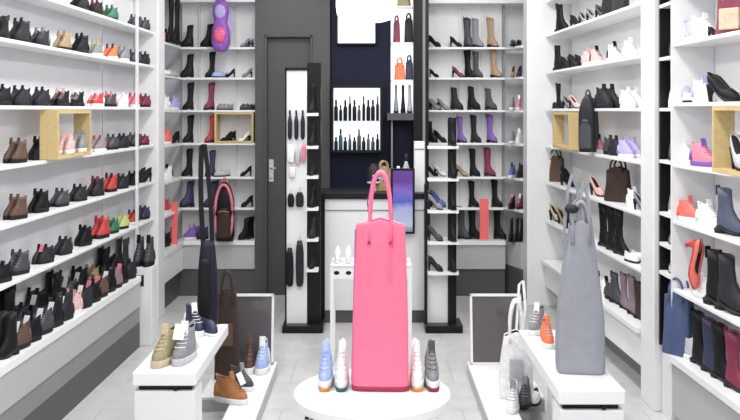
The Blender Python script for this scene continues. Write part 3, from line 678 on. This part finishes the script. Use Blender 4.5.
# right: grey tote
gt = tote('tote_bag', 'big soft grey leather tote with knotted long straps on right table', ((581-CX)/249.5, F/249.5+.02, .45), -.12, .19, .088, .13, .60, mat('grey_leather', (.28,.29,.325), .5, noise=.06, scale=20, bump=.12), .10, hw=.75, handle_r=.008, sag=.22)
for x0, x1, top in ((-.05,-.012,.79),(.0,.028,.76)):
    MB().strap([(x0-.02,-.03,.48),(x0-.012,-.025,.60),(x0+.002,-.01,top-.06),((x0+x1)/2,0,top),(x1+.004,.01,top-.06),(x1+.012,-.02,.60),(x1+.03,-.03,.46)], (.012,.004,0), .006).build('strap', MATS['grey_leather'], gt)
MB().lathe([(.02,-.016),(.03,0),(.02,.016)], 14).build('knot', cm('charcoal'), gt, smooth=True).location = (-.035,-.03,.655)
put(S, 'orange', 549, 348, .45, -PI/2, 'orange sneaker on the right table, left behind the grey tote', (1.0,1.2,1.1), None, 'white', back=.04)
put(S, 'grey', 538, 334, .45, -PI/2-.6, 'grey speckled sneaker on the far end of the right table', (1.1,1.3,1.2), 'white', 'white', back=.02)
# white handbag on the right platform with shoes
wb = tote('handbag', 'slouchy white handbag with thin tall strap on right platform', ((520-CX)/206, F/206+.12, .07), -.1, .165, .12, .10, .32, soft('white'), .17, hw=.55, handle_r=.008, sag=.12)
MB().strap([(.03,-.03,.33),(.045,-.02,.45),(.035,-.0,.58),(.015,.0,.56),(.0,-.03,.34)], (.012,0,0), .005).build('shoulder_strap', soft('white'), wb)
MB().box(-.035,.03,-.056,-.05,.1,.2).build('outer_pocket', soft('light grey'), wb)
for i, (px, py, c, k) in enumerate([(514,412,'white',S),(526,408,'dark grey',S),(536,404,'white',FL)]):
    put(k, c, px, py, .07, -PI/2-.3, '%s %s below the white handbag on the right platform' % (c, KN[k][1]), (1.1,1.3,1.2), 'grey', None, group='shoes below the white handbag', back=.03)

# bags on shelves and walls
t = empty('backpack', (xb(222), YB-.06, 1.965), 0, 'purple and pink child backpack hung from the top of back left shelves', 'backpack')
Mp = mat('purple_fabric',(.27,.10,.45),.5,noise=.25,scale=30); Mk = mat('pink_fabric',(.85,.12,.26),.5,noise=.25,scale=30)
MB().loft([rrect(a, b_, z_, n=24, p=.75) for a, b_, z_ in ((.02,.02,0),(.05,.045,.012),(.072,.055,.06),(.075,.058,.12),(.068,.052,.18),(.056,.042,.215),(.050,.038,.235),(.058,.042,.27),(.064,.045,.32),(.060,.042,.37),(.042,.032,.41),(.015,.015,.425))]).build('body', Mp, t, smooth=True)
p = MB().loft([rrect(a, b_, z_, n=20, p=.8, cy=-.052) for a, b_, z_ in ((.01,.008,.07),(.036,.018,.085),(.05,.022,.125),(.045,.02,.165),(.02,.01,.19))]).build('front_pocket', Mk, t, smooth=True)
MB().tube([(-.04,-.073,.15),(0,-.075,.155),(.04,-.073,.15)], .003).build('zip', cm('lilac'), p, smooth=True)
MB().loft([rrect(a, b_, z_, n=20, p=.8, cy=-.034) for a, b_, z_ in ((.01,.006,.265),(.036,.014,.28),(.046,.018,.32),(.036,.014,.36),(.01,.006,.38))]).build('upper_pocket', cm('lilac'), t, smooth=True)
MB().tube(arc(-.018,.018,.0,.415,.05), .005).build('handle', cm('pink'), t, smooth=True)
MB().strap([(.03,.035,.40),(.066,.045,.33),(.078,.05,.22),(.06,.05,.06)], (.02,0,0), .005).build('strap', cm('lilac'), t)
backpack('backpack', 'black backpack with pink trim hung at the back left shelves', (xb(226), YB-.06, .455), 0, .15, .12, .47, soft('black'), soft('dark brown'), cm('pink'), piping=cm('pink'))
# tall dark boots hanging at the corner
for i, px in enumerate((170,176)):
    y = 6.95+.1*i; X = (px-CX)*y/F
    shoe(B, K, (X, y, 2.01+.005), -PI/2-.2, 'black tall boot on the left corner top shelf, %s of two' % ('left','right')[i], 'black boots on the corner top shelf', scale=(.9,1.1,1.5))
# dark backpack on the far right unit
y = y_right(588); X = XR(y)-.09
backpack('backpack', 'dark grey backpack hung in front of the far right shelves', ((588-CX)*5.6/F, 5.6, 1.5-(152-HY)*5.6/F), -.6, .11, .09, .36, soft('charcoal'), soft('dark grey'), cm('charcoal'))
def shelf_bag(name, label, px, z, w_, h, m, hh, side=1, inset=.07, dp=.07, hm=None):
    y = y_right(px) if side > 0 else y_left(px); X = (XR if side>0 else XL)(y)+side*inset; y = F*X/(px-CX)
    return tote(name, label, (X, y, z), -side*.9, w_, w_*.85, dp, h, m, hh, hw=.6, handle_m=hm, handle_r=.006)
shelf_bag('handbag', 'brown slouchy handbag at the far end of the right wall shelves', 556, .955, .14, .19, soft('brown'), .06)
shelf_bag('handbag', 'black and brown handbag beside the grey tote, on far right fifth shelf', 618, .955, .17, .20, soft('dark brown'), .06)
shelf_bag('handbag', 'black upright handbag at far left end of right wall top shelf', 550, 2.07, .11, .28, soft('black'), .08)
shelf_bag('handbag', 'black handbag at near end of far right top shelf', 611, 2.07, .12, .12, soft('black'), .06)
shelf_bag('handbag', 'charcoal handbag next to the black one on far right top shelf', 621, 2.07, .10, .12, soft('charcoal'), .06)
shelf_bag('handbag', 'maroon handbag with beige front pocket on near right top shelf', 734, 1.817, .15, .17, soft('maroon'), .05, hm=cm('beige'))
MB().box(-.045,.045,-.047,-.028,.02,.11).build('outer_pocket', soft('beige'), bpy.data.objects[[o.name for o in C.objects if o.name.startswith('handbag')][-1]], bevel=.006)
# denim-blue bag and red heel on the near right unit
shelf_bag('handbag', 'slouchy denim blue bag standing on the near right base shelf', 679, .34, .15, .29, soft('denim blue'), .08, inset=.03, dp=.09)
y = y_right(688); X = XR(y)-.0
r = shoe(P, 'coral', (X, F*X/(688-CX)-.02, .70), -PI/2+.2, 'red high-heeled shoe hanging tilted above the denim blue bag', None, None, 'red', (1.7,1.3,1.0)); r.rotation_euler = (.1, 1.35, -1.0)
r.location.z = .80
MB().tube([(-.03,0,.07),(-.06,0,.10)], .002).build('hook', M_metal, r)

# coral price cards
def card(label, loc, w_, h, rz=0):
    t = empty('sign_card', loc, rz, label, 'sign')
    MB().box(-w_/2,w_/2,-.003,.003,0,h).build('card', mat('coral_card',(.88,.16,.16),.5,noise=0), t); MB().box(-w_/2,w_/2,-.02,.02,-.003,.0).build('foot', M_white, t)
card('plain coral sign card among the boots on the back right base shelf', (xb(484), YB-.012, .535-.08+.0), .072, .33)
card('plain coral sign card on the left corner shelves', ((174.5-CX)*7.0/F, 7.0, .455), .045, .33)

# ================================================================== COUNTER AND DISPLAYS
SC = 142.0; YC = F/SC
def pc(px): return (px-CX)/SC
zc = 1.5-(193-HY)/SC
t = empty('shop_counter', ((pc(319)+pc(430))/2, YC, 0), 0, 'white-fronted shop counter with thick black frame at the back', 'counter'); hw = (pc(430)-pc(319))/2
MB().box(-hw,hw,-.02,.42,zc-.042,zc).build('worktop', M_black, t, bevel=.004)
for s in (-1,1): MB().box(min(s*hw,s*(hw-.042)),max(s*hw,s*(hw-.042)),-.02,.42,0,zc-.06).build('side_panel', M_black, t)
MB().box(-hw+.042,hw-.042,.0,.03,.09,zc-.042).build('front_panel', M_white, t)
MB().box(-hw+.042,hw-.042,-.006,.0,zc-.125,zc-.118).build('front_groove', M_midgrey, t)
MB().box(-hw+.042,hw-.042,.01,.04,0,.09).build('kickboard', M_plinth, t)
# screen on the counter
t = empty('monitor', (pc(402.5), YC-.04, 1.5-(233-HY)/SC), 0, 'black-framed screen with blue and purple picture on the counter front', 'monitor')
w2 = 12/SC; h2 = 65/SC
MB().box(-w2,w2,-.012,.012,0,h2).build('frame', M_black, t, bevel=.003)
MB().box(-w2+.016,w2-.016,-.014,-.012,.016,h2-.016).build('screen', M_screen, t)
MB().box(-.03,.03,.012,.024,.05,.12).build('bracket', M_black, t)
# objects on the counter
t = empty('card_box', (pc(420), YC+.12, zc), 0, 'white upright box on the right end of the counter', 'box')
MB().box(-.037,.037,-.05,.05,0,.36).build('body', M_white, t, bevel=.004); MB().box(-.035,.035,-.052,-.05,.30,.31).build('slot', M_midgrey, t)
for i, (px, h, c, lb) in enumerate([(399,.18,'white','small white pump bottle on the counter left of the tall one'),(407,.27,'light grey','tall pale spray bottle on the counter beside the white box')]):
    t = empty('spray_bottle', (pc(px), YC+.15, zc), 0, lb, 'bottle')
    MB().lathe([(.025,0),(.027,.01),(.027,h*.6),(.012,h*.75),(.012,h*.8)], 18).build('body', cm(c), t, smooth=True)
    MB().lathe([(.013,h*.8),(.013,h*.9),(.009,h)], 14).build('cap', cm('charcoal' if i else 'white'), t, smooth=True)
t = tote('handbag', 'small brown and white bag on the counter behind the pink handles', (pc(384), YC+.17, zc), .2, .13, .10, .08, .17, soft('tan'), .05, hw=.6, handle_r=.006)
t = empty('cap', (pc(373.5), YC+.15, zc), 0, 'black and white cap on the counter behind the pink handles', 'cap')
MB().lathe([(.046,.06),(.048,.10),(.04,.16),(.02,.195),(.004,.20)], 20).build('crown', soft('charcoal'), t, smooth=True)
MB().lathe([(.030,0),(.026,.01),(.024,.08)], 16).build('stand', M_white, t, smooth=True)
MB().prism([(.045*math.cos(a), -.03-.05*math.sin(a)) for a in [PI-PI*k/10 for k in range(11)]][::1], .062,.07).build('peak', M_paper, t)
# shallow lit niche with bottles in the navy wall
S2 = F/7.22
def p2(px): return (px-CX)/S2
def z2(py): return 1.5-(py-HY)/S2
x0, x1, z0, z1 = p2(333.5), p2(380), z2(150), z2(88)
t = empty('display_niche', ((x0+x1)/2, 7.28, z0), 0, 'brightly lit display case of shoe-care bottles on the navy wall', 'display case'); hw = (x1-x0)/2; h = z1-z0
MB().box(-hw,hw,-.012,-.002,0,h).build('lit_back', M_backlit, t)
MB().box(-hw-.02,hw+.02,-.10,0,-.02,0).build('bottom_shelf', M_black, t); MB().box(-hw-.02,hw+.02,-.10,0,h,h+.025).build('top_board', M_black, t)
MB().box(-hw-.02,-hw,-.10,0,0,h).build('side_board', M_black, t); MB().box(hw,hw+.02,-.10,0,0,h).build('side_board', M_black, t)
MB().box(-hw,hw,-.09,-.012,h*.47-.008,h*.47).build('glass_shelf', mat('frosted_shelf',(.7,.78,.78),.3), t)
BOT = []
def bottle_meshes(r, h):
    return (MB().lathe([(r*.9,0),(r,.004),(r,h*.62),(r*.5,h*.72),(r*.45,h*.78)], 14).mesh('body', True), MB().lathe([(r*.55,h*.77),(r*.55,h*.97),(r*.4,h)], 12).mesh('cap', True))
protos = [bottle_meshes(.013,.13), bottle_meshes(.016,.17), bottle_meshes(.012,.20), bottle_meshes(.015,.105)]
for rw, (zz, n_) in enumerate(((z0+h*.47, 10), (z0, 10))):
    for i in range(n_):
        k = random.choice((0,1,2) if rw == 0 else (0,3,0,1))
        c = random.choice(['black','charcoal','black','dark grey'] + (['grey'] if rw == 0 else ['teal']))
        X = x0+.02+(x1-x0-.04)*i/(n_-1)
        r = empty('care_bottle', (X, 7.232, zz), 0, '%s shoe-care bottle, %s from left on the lit case %s shelf' % (c, ORD[i+1], ('upper','lower')[rw]), 'bottle', 'bottles in the lit case')
        inst(protos[k][0], 'body', cm(c), r); inst(protos[k][1], 'cap', cm(random.choice(['black','charcoal','grey'])), r)
# lit panels above
t = empty('light_box', (p2(356.5), 7.25, z2(43)), 0, 'glowing white rectangular screen high on the navy wall', 'screen')
w2 = (p2(375)-p2(338))/2; h2 = (43-0)/S2
MB().box(-w2-.01,w2+.01,-.03,.03,-.012,h2).build('frame', M_black, t); MB().box(-w2,w2,-.034,-.03,0,h2).build('lit_face', M_backlit, t)
sp = 150.0; Yp = F/sp
t = empty('pendant_lamp', ((366.5-CX)/sp, Yp, 1.5+(HY-22)/sp), 0, 'large glowing white drum pendant lamp hanging before the navy wall', 'lamp')
MB().lathe([(.02,0),(.12,.004),(.17,.02),(.196,.05),(.203,.10),(.203,.36)], 48).build('shade', M_lit, t, smooth=True)
MB().tube([(0,0,.36),(0,0,2.8-t.location.z)], .006).build('cord', M_black, t)
# glowing shelf column right of the lamp
t = empty('display_cabinet', ((p2(392)+p2(427))/2, 7.28, 0), 0, 'tall narrow lit display cabinet with black post beside the navy wall', 'display case')
ox = t.location.x
MB().box(p2(391)-ox,p2(414)-ox,-.02,-.004,z2(113),2.6).build('lit_back', M_backlit, t)
MB().box(p2(413)-ox,p2(428)-ox,-.16,.2,0,2.8).build('post', M_black, t)
MB().box(p2(422)-ox,p2(424.5)-ox,-.168,-.16,.2,2.8).build('steel_strip', M_midgrey, t)
for py in (7,43,80): MB().box(p2(391)-ox,p2(413)-ox,-.14,-.02,z2(py)-.012,z2(py)).build('shelf', M_shelf, t)
MB().box(p2(387)-ox,p2(413)-ox,-.18,-.004,z2(120),z2(113)).build('bottom_shelf', M_plinth, t)
MB().box(p2(391)-ox,p2(392.5)-ox,-.14,-.02,z2(190),z2(120)).build('thin_rail', M_midgrey, t)
def cab_bag(name, label, px, py, w_, h, m, hm=None, hh=.05):
    return tote(name, label, (p2(px), 7.19, z2(py)), .1, w_, w_*.85, .06, h, m, hh, hw=.6, handle_m=hm, handle_r=.005)
cab_bag('handbag', 'dark olive handbag on the top shelf of the lit cabinet', 402, 7, .14, .10, soft('olive'))
cab_bag('handbag', 'red and navy handbag on the second shelf of the lit cabinet', 396.5, 43, .055, .17, soft('maroon'))
cab_bag('handbag', 'black handbag on the second shelf of the lit cabinet', 408.5, 43, .07, .19, soft('charcoal'))
cab_bag('handbag', 'orange-red handbag on the third shelf of the lit cabinet', 399.5, 80, .085, .13, soft('orange'))
cab_bag('handbag', 'navy handbag right of the orange-red one in the lit cabinet', 409, 80, .06, .15, soft('navy'))
for i, (px, c) in enumerate(((396,'grey'),(403,'black'),(409.5,'light grey'))):
    shoe(A, c, (p2(px), 7.20, z2(113)), -PI/2, '%s ankle boot on the lowest shelf of the lit cabinet' % c, 'boots in the lit cabinet', scale=(.7,.9,1.25))

# free-standing display stands
SS = 149.0; YS = F/SS
def ps(px): return (px-CX)/SS
def zs_(py): return 1.5-(py-HY)/SS
# left stand
x0, x1 = ps(282), ps(323)
t = empty('display_stand', ((x0+x1)/2, YS+.1, 0), 0, 'slim black and white accessory stand in front of the grey door', 'display stand'); ox = t.location.x
MB().box(x0-ox,x1-ox,-.10,.14,0,.05).build('base', M_black, t, bevel=.003)
MB().box(ps(285.5)-ox,ps(306)-ox,-.02,.0,.05,zs_(70)).build('peg_panel', M_white, t)
MB().box(ps(284)-ox,ps(285.5)-ox,-.03,.01,.05,zs_(67)).build('edge_frame', M_black, t); MB().box(ps(284)-ox,ps(306)-ox,-.03,.01,zs_(70),zs_(67)).build('top_frame', M_black, t)
MB().box(ps(306)-ox,ps(320)-ox,.0,.03,.05,zs_(62)).build('black_panel', M_black, t)
for py in (113,146,176,208,239,269.5): MB().box(ps(306.5)-ox,ps(318)-ox,-.09,.0,zs_(py)-.02,zs_(py)).build('shelf', M_shelf, t)
for i, py in enumerate((113,146,176,208,239,269.5)):
    k, c = [(B,K),(A,K),(P,K),(A,K),(A,CH),(P,K)][i]
    shoe(k, c, (ps(312), YS+.055, zs_(py)), -PI/2-.3, '%s %s on the left stand, %s shelf from top' % (c, KN[k][1], ORD[i+1]), 'shoes on the left stand', scale=(.75,1.0,.85))
yh = YS+.06
for i, px in enumerate((289,295.5,302)):
    u = empty('folded_umbrella', (ps(px), yh, zs_(140)), 0, 'black folded umbrella on the left stand panel, %s from left' % ORD[i+1], 'umbrella', 'umbrellas on the left stand')
    MB().lathe([(.006,0),(.014,.02),(.015,.12),(.008,.16)], 12).build('canopy', cm('charcoal'), u, smooth=True); MB().lathe([(.006,.16),(.007,.2)], 10).build('handle', M_black, u, smooth=True)
    MB().tube([(0,0,.195),(0,.035,.2)], .002).build('hook', M_metal, u)
def pouch(label, px, py, w_, h, c, cat='purse', group='purses hung on the left stand'):
    u = empty('hanging_purse', (ps(px), yh, zs_(py)), 0, label, cat, group)
    MB().loft([rrect(w_/2*e, .014*e, h*v, n=18, p=.6) for v, e in ((0,.6),(.08,.9),(.4,1),(.75,.95),(1,.6))]).build('body', soft(c), u, smooth=True)
    MB().loft([rrect(w_/2*.8, .004, h*v, n=14, p=.6, cy=-.013) for v in (.45,.9)]).build('flap', cm(c), u)
    MB().tube([(0,0,h),(0,.01,h+.03),(0,.04,h+.03)], .002).build('hook', M_metal, u)
pouch('white purse on the left stand panel, upper left', 290, 163, .05, .12, 'white')
pouch('pale grey purse on the left stand panel, upper middle', 297, 165, .035, .10, 'light grey')
pouch('pink purse on the left stand panel, upper right', 303, 163, .03, .12, 'pink')
pouch('white small pouch on the left stand panel, below the white purse', 291.5, 178, .045, .07, 'white')
pouch('black round purse on the left stand panel, middle left', 290, 208, .045, .09, 'black')
pouch('black round purse on the left stand panel, middle right', 299, 208, .055, .10, 'charcoal')
pouch('black square purse on the left stand panel, lower left', 289, 288, .05, .26, 'black')
pouch('black brown-marked purse on the left stand panel, lower right', 299, 288, .055, .31, 'charcoal')
# right stand
x0, x1 = ps(425.5), ps(463)
t = empty('display_stand', ((x0+x1)/2, YS+.1, 0), 0, 'slim black and white shoe stand right of the counter', 'display stand'); ox = t.location.x
MB().box(x0-ox,x1-ox,-.10,.14,0,.05).build('base', M_black, t, bevel=.003)
MB().box(ps(427.5)-ox,ps(449)-ox,.0,.02,.05,zs_(240)).build('white_panel', M_white, t)
MB().box(ps(425)-ox,ps(428)-ox,-.03,.02,.05,zs_(185)).build('edge_frame', M_black, t)
MB().box(ps(449)-ox,ps(457.5)-ox,-.02,.01,.05,zs_(118)).build('black_panel', M_black, t)
for py in (146,178.5,210.5,242,272.5): MB().box(ps(428)-ox,ps(459)-ox,-.09,-.02,zs_(py)-.02,zs_(py)).build('shelf', M_shelf, t)
for i, (py, k, c) in enumerate([(210.5,P,'grey'),(242,P,DG),(272.5,P,CH)]):
    shoe(k, c, (ps(436), YS+.045, zs_(py)), -.3, '%s heeled pump on the right stand, %s shelf from bottom' % (c, ORD[3-i]), 'shoes on the right stand', scale=(.8,.9,1.1))
for i, (py, c) in enumerate([(146,K),(178.5,K),(210.5,K),(242,K),(272.5,K)]):
    shoe(A, c, (ps(453), YS+.045, zs_(py)), -PI/2+.3, 'black ankle boot on the right stand, %s shelf from top' % ORD[i+1], 'boots on the right stand', scale=(.7,1.0,1.05))
